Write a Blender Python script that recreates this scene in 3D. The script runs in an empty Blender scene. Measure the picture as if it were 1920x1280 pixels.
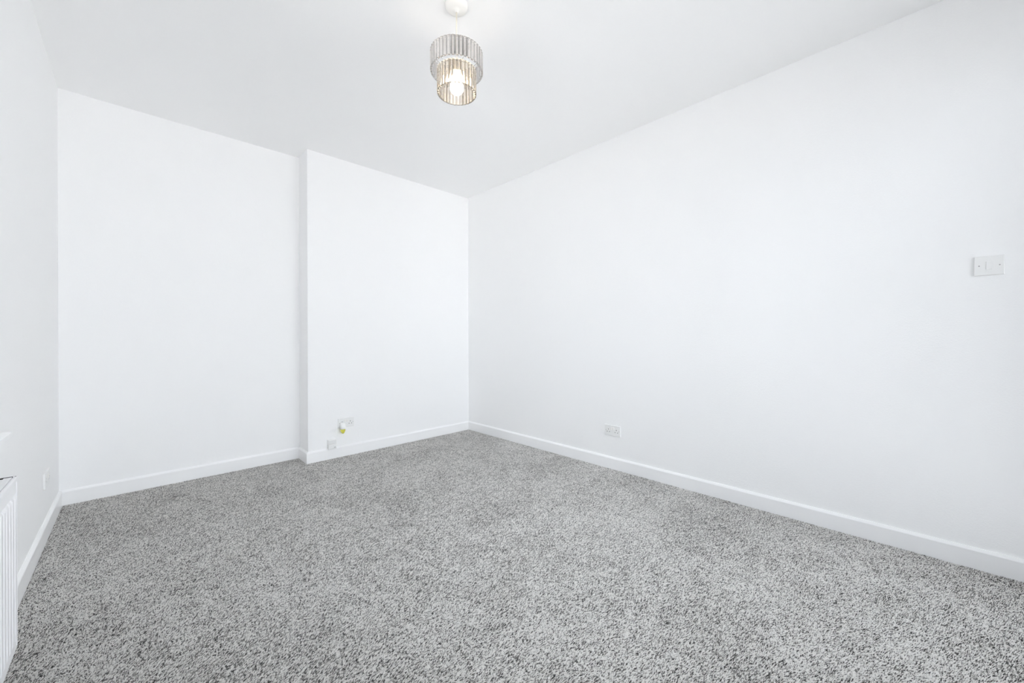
import bpy, bmesh, math, random
import numpy as np
from mathutils import Vector, Matrix
random.seed(4)
C = bpy.context.scene.collection
S = bpy.context.scene
PI = math.pi

# ------------------------------------------------------------------ room numbers (metres)
R, D, DR, L, H, XB = 2.831, 3.649, 3.881, 0.358, 2.731, 1.075   # right wall x, breast y, recess y, left wall -x, ceiling, breast edge x
REAR = -0.62
SK, SKH = 0.015, 0.100
WY0, WY1, WZ0, WZ1 = 0.60, 1.79, 0.82, 2.40                     # window opening in the left wall
EYE = 1.10

SKY, SUN = 10.0, 80.0
T = 0.25
RX0, RX1 = 0.05, 2.70                                            # unseen opening added behind the camera to let in more daylight
RZ0_, RZ1_ = 0.03, 2.45
# ------------------------------------------------------------------ camera
psi, roll = 0.77201, 0.003263
fw = Vector((math.sin(psi), math.cos(psi), 0)); rt = Vector((math.cos(psi), -math.sin(psi), 0)); up = Vector((0, 0, 1))
r2 = rt*math.cos(roll) - up*math.sin(roll); u2 = rt*math.sin(roll) + up*math.cos(roll)
cam = bpy.data.objects.new('camera', bpy.data.cameras.new('camera')); C.objects.link(cam)
m = Matrix((r2, u2, -fw)).transposed().to_4x4(); m.translation = (0, 0, EYE); cam.matrix_world = m
cam.data.sensor_width = 36; cam.data.sensor_fit = 'HORIZONTAL'; cam.data.lens = 726.3/1920*36
cam.data.shift_y = -(640-630.1)/1920; cam.data.clip_start = 0.02
S.camera = cam

# ------------------------------------------------------------------ sky, daylight, exposure
w = bpy.data.worlds.new('overcast_sky'); S.world = w; w.use_nodes = True
bg = w.node_tree.nodes['Background']; bg.inputs['Color'].default_value = (0.87, 0.935, 1.0, 1); bg.inputs['Strength'].default_value = SKY
def portal(loc, rot, sx, sy):
    pl = bpy.data.lights.new('opening_portal', 'AREA'); pl.shape = 'RECTANGLE'; pl.size = sx; pl.size_y = sy; pl.cycles.is_portal = True
    po = bpy.data.objects.new('opening_portal', pl); C.objects.link(po); po.location = loc; po.rotation_euler = rot
portal((-L-0.22, (WY0+WY1)/2, (WZ0+WZ1)/2), (0, -PI/2, 0), WZ1-WZ0, WY1-WY0)
portal(((RX0+RX1)/2, REAR-0.22, (RZ0_+RZ1_)/2), (PI/2, 0, 0), RX1-RX0, RZ1_-RZ0_)  # serves the added rear opening
sun = bpy.data.lights.new('sun', 'SUN'); sun.energy = SUN; sun.angle = 0.009; sun.color = (1.0, 0.975, 0.94)
so = bpy.data.objects.new('sun', sun); C.objects.link(so)                  # high behind the house: lights the ground outside, never enters the windows
so.rotation_euler = Vector((-0.30, -0.30, -0.90)).to_track_quat('-Z', 'Y').to_euler()
S.view_settings.view_transform = 'Standard'; S.view_settings.look = 'None'; S.view_settings.gamma = 1; S.view_settings.use_curve_mapping = False
S.view_settings.exposure = -1.07
S.cycles.use_denoising = True; S.cycles.max_bounces = 24; S.cycles.diffuse_bounces = 16; S.cycles.transmission_bounces = 16; S.cycles.transparent_max_bounces = 32
S.cycles.sample_clamp_indirect = 10

# ------------------------------------------------------------------ materials
def mat(name, col, rough=0.5, **kw):
    m = bpy.data.materials.new(name); m.use_nodes = True
    b = m.node_tree.nodes['Principled BSDF']
    b.inputs['Base Color'].default_value = (*col, 1); b.inputs['Roughness'].default_value = rough
    for k, v in kw.items(): b.inputs[k.replace('_', ' ')].default_value = v
    return m
def bump(m, scale, dist, detail=3, strength=1.0):
    nt = m.node_tree; n = nt.nodes; tc = n.new('ShaderNodeTexCoord'); t = n.new('ShaderNodeTexNoise'); b = n.new('ShaderNodeBump')
    t.inputs['Scale'].default_value = scale; t.inputs['Detail'].default_value = detail
    b.inputs['Distance'].default_value = dist; b.inputs['Strength'].default_value = strength
    nt.links.new(tc.outputs['Object'], t.inputs['Vector']); nt.links.new(t.outputs['Fac'], b.inputs['Height'])
    nt.links.new(b.outputs['Normal'], n['Principled BSDF'].inputs['Normal'])
    return m
M = {}
M['wall'] = bump(mat('white_wall_paint', (0.945, 0.945, 0.945), 0.6, Specular_IOR_Level=0.25), 140, 0.0012, 3, 0.5)
M['ceil'] = bump(mat('white_ceiling_paint', (0.965, 0.965, 0.965), 0.8, Specular_IOR_Level=0.2), 60, 0.0008, 2, 0.3)
M['gloss'] = mat('white_gloss_paint', (0.95, 0.95, 0.95), 0.28)
M['rad'] = mat('white_enamel', (0.93, 0.93, 0.94), 0.3)
M['plastic'] = mat('white_plastic', (0.88, 0.88, 0.87), 0.3)
M['plastic2'] = mat('warm_white_plastic', (0.91, 0.895, 0.86), 0.4)
M['dark'] = mat('hole_shade', (0.03, 0.03, 0.03), 0.6)  # near black stands for the shade inside slots and gaps
M['shade_grey'] = mat('slot_shade_grey', (0.60, 0.60, 0.60), 0.5)  # grey stands for shade on white shutters inside the slots
M['screw'] = mat('zinc_screw', (0.35, 0.35, 0.36), 0.35, Metallic=1.0)
M['chrome'] = mat('chrome', (0.75, 0.75, 0.76), 0.12, Metallic=1.0)
M['cord'] = mat('cream_flex', (0.88, 0.83, 0.71), 0.5)
M['pave'] = bump(mat('pale_paving', (0.50, 0.495, 0.49), 0.9), 6, 0.01)
M['oil'] = mat('yellow_oil', (0.94, 0.91, 0.18), 0.12, Transmission_Weight=0.9, IOR=1.4)
def crystal(name, tint, mixf):
    m = bpy.data.materials.new(name); m.use_nodes = True; nt = m.node_tree; n = nt.nodes; n.remove(n['Principled BSDF'])
    g = n.new('ShaderNodeBsdfGlass'); g.inputs['Color'].default_value = (*tint, 1); g.inputs['Roughness'].default_value = 0.02; g.inputs['IOR'].default_value = 1.5
    t = n.new('ShaderNodeBsdfTransparent'); t.inputs['Color'].default_value = (*tint, 1)
    x = n.new('ShaderNodeMixShader'); x.inputs[0].default_value = mixf
    nt.links.new(g.outputs[0], x.inputs[1]); nt.links.new(t.outputs[0], x.inputs[2]); nt.links.new(x.outputs[0], n['Material Output'].inputs['Surface'])
    return m
M['crystal'] = crystal('smoky_crystal', (0.975, 0.958, 0.945), 0.22)
M['crystal_glow'] = crystal('glow_tinted_crystal', (0.99, 0.955, 0.905), 0.10)  # warm tint stands for the bulb's glow in the lower tier
def pane_mat():
    m = bpy.data.materials.new('window_glass'); m.use_nodes = True; nt = m.node_tree; n = nt.nodes; n.remove(n['Principled BSDF'])
    g = n.new('ShaderNodeBsdfGlossy'); g.inputs['Roughness'].default_value = 0.0
    t = n.new('ShaderNodeBsdfTransparent'); t.inputs['Color'].default_value = (0.97, 0.97, 0.975, 1)
    f = n.new('ShaderNodeFresnel'); f.inputs['IOR'].default_value = 1.45; x = n.new('ShaderNodeMixShader')
    nt.links.new(f.outputs[0], x.inputs[0]); nt.links.new(t.outputs[0], x.inputs[1]); nt.links.new(g.outputs[0], x.inputs[2]); nt.links.new(x.outputs[0], n['Material Output'].inputs['Surface'])
    return m
M['pane'] = pane_mat()
def emit(name, col, st):
    m = mat(name, (0.9, 0.9, 0.9), 0.3); b = m.node_tree.nodes['Principled BSDF']
    b.inputs['Emission Color'].default_value = (*col, 1); b.inputs['Emission Strength'].default_value = st
    return m
M['bulb'] = emit('lit_bulb', (1.0, 0.84, 0.65), 40.0)
def carpet_mat():
    m = bpy.data.materials.new('grey_twist_pile'); m.use_nodes = True; nt = m.node_tree; n = nt.nodes; b = n['Principled BSDF']
    b.inputs['Roughness'].default_value = 0.95; b.inputs['Specular IOR Level'].default_value = 0.1
    a = n.new('ShaderNodeAttribute'); a.attribute_name = 'yarn'
    r = n.new('ShaderNodeValToRGB'); e = r.color_ramp.elements
    e[0].position = 0.0; e[0].color = (0.07, 0.067, 0.063, 1)
    e[1].position = 1.0; e[1].color = (0.99, 0.97, 0.94, 1)
    for p, c in ((0.25, (0.32, 0.306, 0.288, 1)), (0.5, (0.80, 0.778, 0.742, 1)), (0.75, (0.97, 0.95, 0.92, 1))):
        q = e.new(p); q.color = c
    nt.links.new(a.outputs['Fac'], r.inputs[0]); nt.links.new(r.outputs[0], b.inputs['Base Color'])
    return m
M['pile'] = carpet_mat()
M['backing'] = mat('carpet_backing', (0.22, 0.215, 0.21), 1.0, Specular_IOR_Level=0.0)

# ------------------------------------------------------------------ helpers
def link(name, me, material, parent=None):
    o = bpy.data.objects.new(name, me); C.objects.link(o)
    if material and not me.materials: me.materials.append(material)
    if parent: o.parent = parent
    return o
def obj(name, bm, material, parent=None, smooth=False):
    bmesh.ops.recalc_face_normals(bm, faces=bm.faces)
    me = bpy.data.meshes.new(name); bm.to_mesh(me); bm.free()
    if smooth:
        for p in me.polygons: p.use_smooth = True
    return link(name, me, material, parent)
def box(bm, lo, hi, bev=0.0, seg=2):
    b2 = bmesh.new(); bmesh.ops.create_cube(b2, size=1)
    c = [(a+b)/2 for a, b in zip(lo, hi)]; s = [abs(b-a) for a, b in zip(lo, hi)]
    for v in b2.verts: v.co = Vector((v.co.x*s[0]+c[0], v.co.y*s[1]+c[1], v.co.z*s[2]+c[2]))
    if bev: bmesh.ops.bevel(b2, geom=b2.edges[:], offset=bev, segments=seg, profile=0.5, affect='EDGES')
    t = bpy.data.meshes.new('t'); b2.to_mesh(t); b2.free(); bm.from_mesh(t); bpy.data.meshes.remove(t)
    return bm
def nb(lo, hi, bev=0.0, seg=2): return box(bmesh.new(), lo, hi, bev, seg)
def prism(bm, pts, z0, z1):                   # closed polygon in xy, extruded along z
    a = [bm.verts.new((x, y, z0)) for x, y in pts]; b = [bm.verts.new((x, y, z1)) for x, y in pts]
    n = len(pts)
    bm.faces.new(a); bm.faces.new(b)
    for i in range(n): bm.faces.new((a[i], a[(i+1) % n], b[(i+1) % n], b[i]))
    return bm
def lathe(bm, prof, n=32, cx=0, cy=0):
    rings = []
    for r, z in prof:
        rings.append([bm.verts.new((cx+r*math.cos(2*PI*i/n), cy+r*math.sin(2*PI*i/n), z)) for i in range(n)] if r > 1e-6 else [bm.verts.new((cx, cy, z))])
    for a, b in zip(rings, rings[1:]):
        for i in range(n):
            j = (i+1) % n
            q = [a[i % len(a)], a[j % len(a)], b[j % len(b)], b[i % len(b)]]
            q = list(dict.fromkeys(q))
            if len(q) > 2: bm.faces.new(q)
    return bm
def torus(bm, R_, r_, z, n=64, k=8):
    v = [[bm.verts.new(((R_+r_*math.cos(2*PI*j/k))*math.cos(2*PI*i/n), (R_+r_*math.cos(2*PI*j/k))*math.sin(2*PI*i/n), z+r_*math.sin(2*PI*j/k))) for j in range(k)] for i in range(n)]
    for i in range(n):
        for j in range(k): bm.faces.new((v[i][j], v[(i+1) % n][j], v[(i+1) % n][(j+1) % k], v[i][(j+1) % k]))
    return bm
def tube(bm, a, b, r, n=8):
    a, b = Vector(a), Vector(b); d = (b-a).normalized(); x = d.orthogonal().normalized(); y = d.cross(x)
    A = [bm.verts.new(a+x*r*math.cos(2*PI*i/n)+y*r*math.sin(2*PI*i/n)) for i in range(n)]
    B = [bm.verts.new(b+x*r*math.cos(2*PI*i/n)+y*r*math.sin(2*PI*i/n)) for i in range(n)]
    for i in range(n): bm.faces.new((A[i], A[(i+1) % n], B[(i+1) % n], B[i]))
    bm.faces.new(A); bm.faces.new(B)
    return bm
def thing(name, label, cat, loc=(0, 0, 0), rotz=0, group=None):
    o = bpy.data.objects.new(name, None); C.objects.link(o); o.empty_display_size = 0.05
    o.location = loc; o.rotation_euler = (0, 0, rotz); o['label'] = label; o['category'] = cat
    if group: o['group'] = group
    return o
def struct(name, bm, m, label, cat, parent=None, smooth=False):
    o = obj(name, bm, m, parent, smooth)
    if not parent: o['kind'] = 'structure'; o['label'] = label; o['category'] = cat
    return o

# ------------------------------------------------------------------ room shell
struct('floor', nb((-L-T, REAR-T, -0.15), (R+0.15, DR+0.15, -0.004)), M['backing'], 'carpet backing and floor under the grey pile', 'floor')
struct('ceiling', nb((-L-T, REAR-T, H), (R+0.15, DR+0.15, H+0.12)), M['ceil'], 'flat matt white ceiling over the empty room', 'ceiling')
struct('wall_right', nb((R, REAR-T, -0.1), (R+0.15, DR+0.15, H+0.1)), M['wall'], 'long bare white wall with light switch and low double socket', 'wall')
struct('wall_back', nb((-L-T, DR, -0.1), (R, DR+0.15, H+0.1)), M['wall'], 'white recessed back wall left of the chimney breast', 'wall')
bm = bmesh.new()
box(bm, (-L-T, REAR-T, -0.1), (RX0, REAR, H)); box(bm, (RX1, REAR-T, -0.1), (R, REAR, H))
box(bm, (RX0, REAR-T, -0.1), (RX1, REAR, RZ0_)); box(bm, (RX0, REAR-T, RZ1_), (RX1, REAR, H))
struct('wall_rear', bm, M['wall'], 'white wall behind the camera position', 'wall')
bm = bmesh.new()
box(bm, (-L-T, REAR, -0.1), (-L, WY0, H)); box(bm, (-L-T, WY1, -0.1), (-L, DR, H))
box(bm, (-L-T, WY0, -0.1), (-L, WY1, WZ0)); box(bm, (-L-T, WY0, WZ1), (-L, WY1, H))
struct('wall_left', bm, M['wall'], 'textured white window wall at far left above the radiator', 'wall')
struct('wall_breast', nb((XB, D, -0.004), (R+0.01, DR+0.01, H+0.01), 0.004, 2), M['wall'], 'shallow white chimney breast projecting from the back wall', 'wall')

def skirt(name, path, label):
    """skirting board swept along a wall path (room on the right-hand side of travel), with a chamfered top edge"""
    prof = [(0, -0.003), (SK, -0.003), (SK, SKH-0.013), (SK-0.002, SKH-0.009), (0.005, SKH), (0, SKH)]
    bm = bmesh.new(); P = [Vector((*p, 0)) for p in path]; rows = []
    for i, p in enumerate(P):
        d0 = (p-P[i-1]).normalized() if i else (P[1]-p).normalized(); d1 = (P[i+1]-p).normalized() if i < len(P)-1 else d0
        n0 = Vector((d0.y, -d0.x, 0)); n1 = Vector((d1.y, -d1.x, 0)); nn = n0+n1; nn = nn/nn.dot(n0)
        rows.append([bm.verts.new(p+nn*a+Vector((0, 0, z))) for a, z in prof])
    for a, b in zip(rows, rows[1:]):
        for j in range(len(prof)):
            k = (j+1) % len(prof); bm.faces.new((a[j], a[k], b[k], b[j]))
    bm.faces.new(rows[0]); bm.faces.new(rows[-1])
    struct(name, bm, M['gloss'], label, 'skirting board')
skirt('baseboard_left', [(-L, REAR), (-L, DR)], 'white gloss skirting board along the window wall behind the radiator')
skirt('baseboard_back', [(-L+SK, DR), (XB-SK, DR)], 'white gloss skirting board along the recess left of the chimney breast')
skirt('baseboard_breast', [(XB, DR-0.0), (XB, D), (R-SK, D)], 'white gloss skirting board wrapping the corner of the chimney breast')
skirt('baseboard_right', [(R, D), (R, REAR)], 'white gloss skirting board along the long right wall')

# window in the left wall, sill board, ground outside
def window(name, label, cat, loc, rotz, width, hz):
    wr = thing(name, label, cat, loc, rotz); wr['kind'] = 'structure'
    hy = width/2; fx0, fx1, fwid = -0.20, -0.13, 0.06
    bm = bmesh.new()
    box(bm, (fx0, -hy, 0), (fx1, hy, fwid), 0.006); box(bm, (fx0, -hy, hz-fwid), (fx1, hy, hz), 0.006)
    box(bm, (fx0, -hy, 0), (fx1, -hy+fwid, hz), 0.006); box(bm, (fx0, hy-fwid, 0), (fx1, hy, hz), 0.006)
    obj(cat+'_frame', bm, M['gloss'], wr)
    obj('mullion', nb((fx0+0.005, -0.03, fwid), (fx1-0.005, 0.03, hz-fwid), 0.005), M['gloss'], wr)
    for s in (-1, 1):
        y0, y1 = sorted((s*0.03, s*(hy-fwid))); obj('pane', nb((-0.168, y0, fwid), (-0.162, y1, hz-fwid)), M['pane'], wr)
window('window_1', 'white framed window in the left wall above the radiator', 'window', (-L, (WY0+WY1)/2, WZ0), 0, WY1-WY0, WZ1-WZ0)
window('added_door_1', 'unseen white glazed doors added behind the camera for extra daylight', 'added_door', ((RX0+RX1)/2, REAR, RZ0_), PI/2, RX1-RX0, RZ1_-RZ0_)  # doors added out of view to brighten the back wall and ceiling
SILL_Y, SILL_Z = 1.84, 0.825
bm = prism(bmesh.new(), [(-0.13, WY0+0.002), (-0.001, WY0+0.002), (0.001, WY0-0.12), (0.096, WY0-0.12), (0.10, WY0-0.116), (0.10, SILL_Y), (0.096, SILL_Y), (0.001, SILL_Y), (-0.001, WY1-0.002), (-0.13, WY1-0.002)], SILL_Z-0.012, SILL_Z)
so = struct('trim_1', bm, M['gloss'], 'thin white window sill end poking in at the left edge above the radiator', 'window sill'); so.location.x = -L
struct('ground', nb((-40, -40, -0.6), (40, 40, -0.5)), M['pave'], 'pale paving outside the windows', 'ground')

# ------------------------------------------------------------------ carpet: every tuft a small leaning three-sided blade of yarn
def carpet():
    rng = np.random.default_rng(7); sp = 0.0034
    xs = np.arange(-L+SK+0.002, R-SK-0.001, sp); ys = np.arange(REAR+0.02, DR-SK-0.001, sp)
    X, Y = np.meshgrid(xs, ys); X = X.ravel(); Y = Y.ravel()
    X = X + rng.uniform(-.0016, .0016, X.size); Y = Y + rng.uniform(-.0022, .0022, Y.size)
    keep = (X*math.sin(psi)+Y*math.cos(psi)) > 0.95
    keep &= ~((X > XB-SK-0.002) & (Y > D-SK-0.002)) & (X < R-SK-.001) & (X > -L+SK+.001) & (Y < DR-SK-.001)
    X, Y = X[keep], Y[keep]; n = X.size
    def smooth(cell, seed):                                     # value noise on a coarse grid, for where the pile is brushed
        g = np.random.default_rng(seed); nx = int(4.2/cell)+4; G = g.standard_normal((nx, int(5.6/cell)+4))
        u = (X+0.5)/cell; v = (Y+0.8)/cell; i = u.astype(int); j = v.astype(int); a = u-i; b = v-j; a = a*a*(3-2*a); b = b*b*(3-2*b)
        return G[i, j]*(1-a)*(1-b)+G[i+1, j]*a*(1-b)+G[i, j+1]*(1-a)*b+G[i+1, j+1]*a*b
    brushed = 0.6*smooth(0.16, 1)+0.5*smooth(0.07, 2)+0.5*smooth(0.33, 3)
    h = rng.uniform(.0036, .0056, n)+0.0004*brushed
    la = rng.uniform(0, 2*PI, n); lm = rng.uniform(0, .0035, n)
    tip = np.stack([X+lm*np.cos(la)+.0010*brushed+.003, Y+lm*np.sin(la)-.0043, h], 1)
    a0 = rng.uniform(0, 2*PI, n); rb = rng.uniform(.0026, .0035, n)
    V = np.empty((n, 4, 3), np.float32); V[:, 3] = tip
    for k in range(3):
        V[:, k, 0] = X+rb*np.cos(a0+k*2*PI/3); V[:, k, 1] = Y+rb*np.sin(a0+k*2*PI/3); V[:, k, 2] = -.0020
    yarn = 0.575+0.44*rng.standard_normal(n)+0.05*smooth(0.012, 5)+0.05*smooth(0.03, 6)-0.065*brushed
    yarn = np.clip(yarn, 0, 1).astype(np.float32)
    base = (np.arange(n)*4)[:, None]; F = np.stack([base+np.array([0, 1, 3]), base+np.array([1, 2, 3]), base+np.array([2, 0, 3])], 1).reshape(-1).astype(np.int32)
    me = bpy.data.meshes.new('carpet_pile'); me.vertices.add(n*4); me.vertices.foreach_set('co', V.reshape(-1))
    me.loops.add(F.size); me.loops.foreach_set('vertex_index', F)
    me.polygons.add(F.size//3); me.polygons.foreach_set('loop_start', np.arange(0, F.size, 3, dtype=np.int32))
    at = me.attributes.new('yarn', 'FLOAT', 'POINT'); at.data.foreach_set('value', np.repeat(yarn, 4))
    me.update(calc_edges=True)
    o = link('carpet_pile', me, M['pile']); o['kind'] = 'stuff'; o['label'] = 'grey and cream flecked twist pile carpet covering the whole floor'; o['category'] = 'carpet'
carpet()

# ------------------------------------------------------------------ radiator under the window
RY1, RZ0, RZ1, RD = 1.875, 0.170, 0.686, 0.105
RY0 = RY1-1.60
rad = thing('radiator', 'white fluted panel radiator under the window at the left edge', 'radiator', (-L, RY1, 0.0))
len_ = RY1-RY0
def flutes(xf, xb, n0=33):                    # pressed steel panel: flat header and footer, vertical flutes between
    bm = bmesh.new(); pitch = 0.0333; ys = []; z_ = [RZ0, RZ0+0.028, RZ0+0.040, RZ1-0.060, RZ1-0.050, RZ1-0.006]
    k = int((len_-0.02)/pitch); y = -0.010
    pat = [(-0.000, 0), (-0.0055, 0), (-0.0115, 1), (-0.0275, 1), (-0.0333, 0)]
    prof = [(0.0, 0)]
    for i in range(k):
        for dy, d in pat[1:]: prof.append((y-i*pitch+dy, d))
    prof.append((-len_, 0))
    dep = 0.006; sgn = 1 if xf > xb else -1
    rows = []
    for zi, z in enumerate(z_):
        act = zi in (2, 3)
        rows.append([bm.verts.new((xf-(0 if (act and d) else (dep if d or zi in (1, 2, 3, 4) else 0.0))*sgn*(1 if act or zi in (1, 4) else 0), yy, z)) if act else bm.verts.new((xf-sgn*dep*0.6, yy, z)) for yy, d in prof])
    for a, b in zip(rows, rows[1:]):
        for i in range(len(prof)-1): bm.faces.new((a[i], a[i+1], b[i+1], b[i]))
    # back face and edges of the panel
    bk = [[bm.verts.new((xb, yy, z)) for yy in (0, -len_)] for z in (z_[0], z_[-1])]
    bm.faces.new((bk[0][0], bk[0][1], bk[1][1], bk[1][0]))
    bm.faces.new([r[0] for r in rows]+[bk[1][0], bk[0][0]]); bm.faces.new([r[-1] for r in rows]+[bk[1][1], bk[0][1]])
    bm.faces.new(rows[0]+[bk[0][1], bk[0][0]]); bm.faces.new(rows[-1]+[bk[1][1], bk[1][0]])
    return bm
obj('front_panel', flutes(RD, RD-0.018), M['rad'], rad)
obj('back_panel', flutes(RD-0.085, RD-0.067), M['rad'], rad)
bm = bmesh.new(); y = -0.03
while y > -len_+0.03:                          # folded convector fins between the panels
    box(bm, (RD-0.066, y-0.0006, RZ0+0.05), (RD-0.019, y+0.0006, RZ1-0.06)); y -= 0.012
obj('convector_fins', bm, M['rad'], rad)['kind'] = 'stuff'
# top grille: front and back rails, cross slats
obj('grille_rail', nb((RD-0.026, -len_, RZ1-0.010), (RD-0.0095, -0.0085, RZ1-0.0005), 0.0015), M['rad'], rad)
obj('front_lip', nb((RD-0.0085, -len_, RZ1-0.014), (RD+0.001, -0.002, RZ1), 0.0035, 3), M['rad'], rad)
obj('gap_shade_strip', nb((RD-0.085, -0.0065, RZ1-0.006), (RD-0.0095, -0.0022, RZ1-0.0003)), M['dark'], rad)['label'] = 'dark strip standing for shade in the gap at the grille end'  # solid strip coloured as the shade between grille and end panel
obj('grille_rail', nb((RD-0.086, -len_, RZ1-0.010), (RD-0.072, -0.002, RZ1), 0.003), M['rad'], rad)
slat = None; y = -0.020; k = 0
while y > -len_+0.01:
    if slat is None: slat = obj('grille_slat', nb((RD-0.073, -0.0055, RZ1-0.008), (RD-0.025, 0.0055, RZ1-0.002), 0.001, 1), M['rad'], rad); s = slat
    else: s = slat.copy(); C.objects.link(s)
    s.location.y = y; y -= 0.019
ep = obj('end_panel', nb((RD-0.086, -0.0015, RZ0+0.006), (RD-0.002, 0.0015, RZ1-0.006), 0.001, 1), M['rad'], rad)
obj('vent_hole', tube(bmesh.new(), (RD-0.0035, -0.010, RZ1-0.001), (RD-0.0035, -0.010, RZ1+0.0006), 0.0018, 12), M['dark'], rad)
for yy in (-0.25, -len_+0.25):
    obj('wall_bracket', nb((0.0, yy-0.02, RZ0+0.05), (RD-0.085, yy+0.02, RZ1-0.05), 0.002), M['rad'], rad)
for yy in (-0.06, -len_+0.06):
    t_ = obj('supply_pipe', tube(bmesh.new(), (RD-0.052, yy, 0.012), (RD-0.052, yy, RZ0+0.02), 0.0075, 12), M['rad'], rad, True)

# ------------------------------------------------------------------ pendant light
PX = 856-960; d_ = 1.910; u_ = PX/726.3 + 0.0033*0.82
pc = fw*d_ + rt*(u_*d_)
pend = thing('pendant_light', 'two tier crystal bar pendant light hanging from the ceiling', 'light', (pc.x, pc.y, H))
def zz(z): return z-H
obj('ceiling_rose', lathe(bmesh.new(), [(0, zz(H)), (.056, zz(H)), (.056, zz(H)-.006), (.053, zz(H)-.014), (.045, zz(H)-.022), (.030, zz(H)-.026), (.012, zz(H)-.027), (.009, zz(H)-.034), (.005, zz(H)-.036), (0, zz(H)-.036)], 40), M['plastic2'], pend, True)
obj('flex_cord', tube(bmesh.new(), (0, 0, -.030), (0, 0, zz(2.470)), .0036, 12), M['cord'], pend, True)
obj('lamp_holder', lathe(bmesh.new(), [(0, zz(2.482)), (.006, zz(2.482)), (.010, zz(2.470)), (.017, zz(2.462)), (.0185, zz(2.425)), (.021, zz(2.423)), (.021, zz(2.417)), (.0165, zz(2.416)), (.0165, zz(2.385)), (0, zz(2.385))], 24), M['plastic2'], pend, True)
UT, UB, UR = 2.490, 2.400, 0.1245
LT, LB, LR = 2.404, 2.294, 0.0915
bm = torus(bmesh.new(), UR-.012, .0022, zz(UT+.001))
for k in range(3):
    a = k*2*PI/3+.5; tube(bm, (.019*math.cos(a), .019*math.sin(a), zz(2.420)), ((UR-.012)*math.cos(a), (UR-.012)*math.sin(a), zz(UT+.001)), .0014)
torus(bm, UR-.0075, .0011, zz(UB+.003))
obj('upper_ring', bm, M['chrome'], pend)
bm = torus(bmesh.new(), LR-.012, .0022, zz(LT+.001))
for k in range(3):
    a = k*2*PI/3+.5; tube(bm, ((LR-.012)*math.cos(a), (LR-.012)*math.sin(a), zz(LT)), ((UR-.012)*math.cos(a), (UR-.012)*math.sin(a), zz(UT)), .0012)
obj('lower_ring', bm, M['chrome'], pend)
def bars(n, r, zt, zb, m, wid, thick):
    bm = bmesh.new(); hw = wid/2
    sec = [(-hw, thick*.34), (0, thick*.5), (hw, thick*.34), (hw*.97, thick*.05), (hw*.28, -thick*.5), (-hw*.28, -thick*.5), (-hw*.97, thick*.05)]
    lv = [(zt, .985), (zt-.0015, 1), (zb+.003, 1), (zb, .90)]; rows = [[bm.verts.new((y*s, x*s, zz(z))) for x, y in sec] for z, s in lv]
    for a, b in zip(rows, rows[1:]):
        for i in range(7): bm.faces.new((a[i], a[(i+1) % 7], b[(i+1) % 7], b[i]))
    bm.faces.new(rows[0]); bm.faces.new(rows[-1])
    first = obj('crystal_bar', bm, m, pend)
    for k in range(n):
        o = first if k == 0 else first.copy()
        if k: C.objects.link(o)
        a = 2*PI*(k+.37)/n; o.location = (r*math.cos(a), r*math.sin(a), 0); o.rotation_euler = (0, 0, a+random.uniform(-.10, .10))
bars(42, UR, UT, UB, M['crystal'], .0182, .010)
bars(32, LR, LT, LB, M['crystal_glow'], .0176, .010)
obj('light_bulb', lathe(bmesh.new(), [(0, zz(2.292))]+[(.034*math.sin(t), zz(2.326)-.034*math.cos(t)) for t in [i*PI/14 for i in range(1, 11)]]+[(.019, zz(2.362)), (.015, zz(2.375)), (.014, zz(2.39)), (0, zz(2.39))], 28), M['bulb'], pend, True)

# ------------------------------------------------------------------ sockets and switch. Local axes: x along the wall, y out of the wall, z up; origin at plate centre on the wall
def plate(w_, h_, t_): return nb((-w_/2, -0.0005, -h_/2), (w_/2, t_, h_/2), 0.0025, 2)
def screw(x, t, y0=.0088, z=0.0):
    o = obj('screw', lathe(bmesh.new(), [(0, 0), (.0026, 0), (.0024, .0008), (0, .0010)], 14), M['screw'], t); o.rotation_euler = (-PI/2, 0, 0); o.location = (x, y0, z); return o
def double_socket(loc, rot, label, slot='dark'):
    t = thing('double_socket', label, 'socket', loc, rot, 'double wall sockets')
    obj('face_plate', plate(.146, .086, .009), M['plastic'], t)
    for s in (-1, 1):
        cx = s*.037
        obj('pin_slot', nb((cx-.0022, .0080, .004), (cx+.0022, .0094, .0125), 0.0003, 1), M[slot], t)  # raised blocks coloured as the shade inside the slots
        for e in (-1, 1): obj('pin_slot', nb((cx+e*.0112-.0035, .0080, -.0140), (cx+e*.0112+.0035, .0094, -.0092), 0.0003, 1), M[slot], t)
        obj('rocker_switch', nb((s*.010-.0065, .0085, .006), (s*.010+.0065, .0125, .028), 0.0015), M['plastic2'], t)
        screw(s*.060, t)
    return t
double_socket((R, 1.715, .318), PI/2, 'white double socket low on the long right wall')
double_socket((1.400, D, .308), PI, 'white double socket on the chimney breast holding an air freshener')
double_socket((-L, 3.345, .318), -PI/2, 'white double socket on the window wall beside the far left corner', 'shade_grey')
sw = thing('light_switch', 'white single rocker light switch on the right wall', 'light switch', (R, -.256, 1.419), PI/2)
obj('face_plate', plate(.089, .089, .009), M['plastic'], sw)
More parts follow.
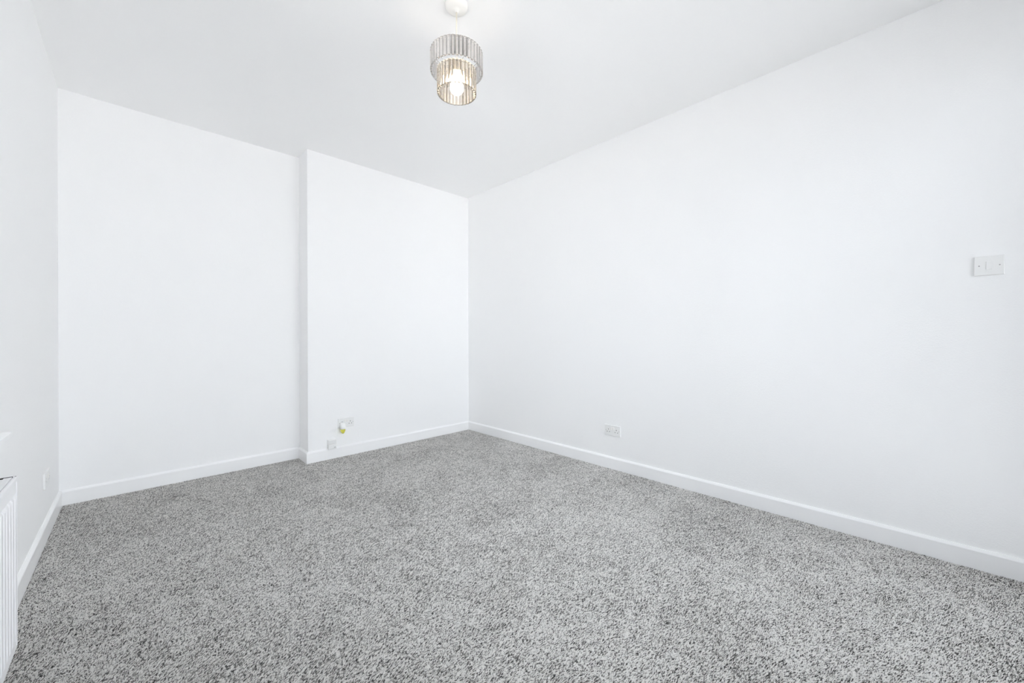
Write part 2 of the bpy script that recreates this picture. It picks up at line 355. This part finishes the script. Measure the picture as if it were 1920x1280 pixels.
rk = nb((-.0095, .0085, -.0185), (.0095, .0115, .0185), .0012)
for v in rk.verts:
    if v.co.y > .010: v.co.y += (v.co.z)*.07
obj('rocker_switch', rk, M['plastic'], sw)
for s in (-1, 1): screw(s*.0302, sw)

# plug-in air freshener in the left half of the chimney breast socket
af = thing('air_freshener', 'white plug-in air freshener with yellow oil bottle in the chimney breast socket', 'air freshener', (1.359, D-.0095, .300), PI)
bm = bmesh.new(); rows = []
for z, hw, d0, d1 in ((.016, .012, .000, .018), (.012, .018, .000, .030), (.002, .021, .000, .040), (-.020, .0235, .000, .048), (-.038, .0235, .002, .050), (-.042, .021, .006, .048)):
    rows.append([bm.verts.new((hw*math.copysign(abs(math.cos(a))**.6, math.cos(a)), (d0+d1)/2+(d1-d0)/2*math.copysign(abs(math.sin(a))**.6, math.sin(a)), z)) for a in [i*2*PI/20+.001 for i in range(20)]])
for a, b in zip(rows, rows[1:]):
    for i in range(20): bm.faces.new((a[i], a[(i+1) % 20], b[(i+1) % 20], b[i]))
bm.faces.new(rows[0]); bm.faces.new(rows[-1])
obj('plug_body', bm, M['plastic'], af, True)
b_ = obj('oil_bottle', lathe(bmesh.new(), [(0, -.041), (.017, -.041), (.0205, -.046), (.0205, -.056), (.015, -.070), (.010, -.079), (.006, -.082), (0, -.0825)], 24), M['oil'], af, True); b_.location.y = .029

# telephone master socket standing on the skirting
tb = thing('telephone_socket', 'white boxy telephone socket resting on the chimney breast skirting', 'telephone socket', (1.270, D, .1005), PI)
obj('back_box', nb((-.0375, -.0005, 0), (.0375, .020, .077), .005, 3), M['plastic'], tb)
bm = bmesh.new(); box(bm, (-.0365, .0195, .036), (.0365, .032, .076), .006, 3); obj('upper_cover', bm, M['plastic'], tb)
bm = bmesh.new(); box(bm, (-.0365, .0195, -.009), (.0365, .032, .0350), .006, 3); obj('lower_cover', bm, M['plastic'], tb)
obj('cable_port', nb((-.026, .0305, .004), (-.012, .0325, .008), .0005, 1), mat('grey_slot', (.25, .25, .27), .5), tb)
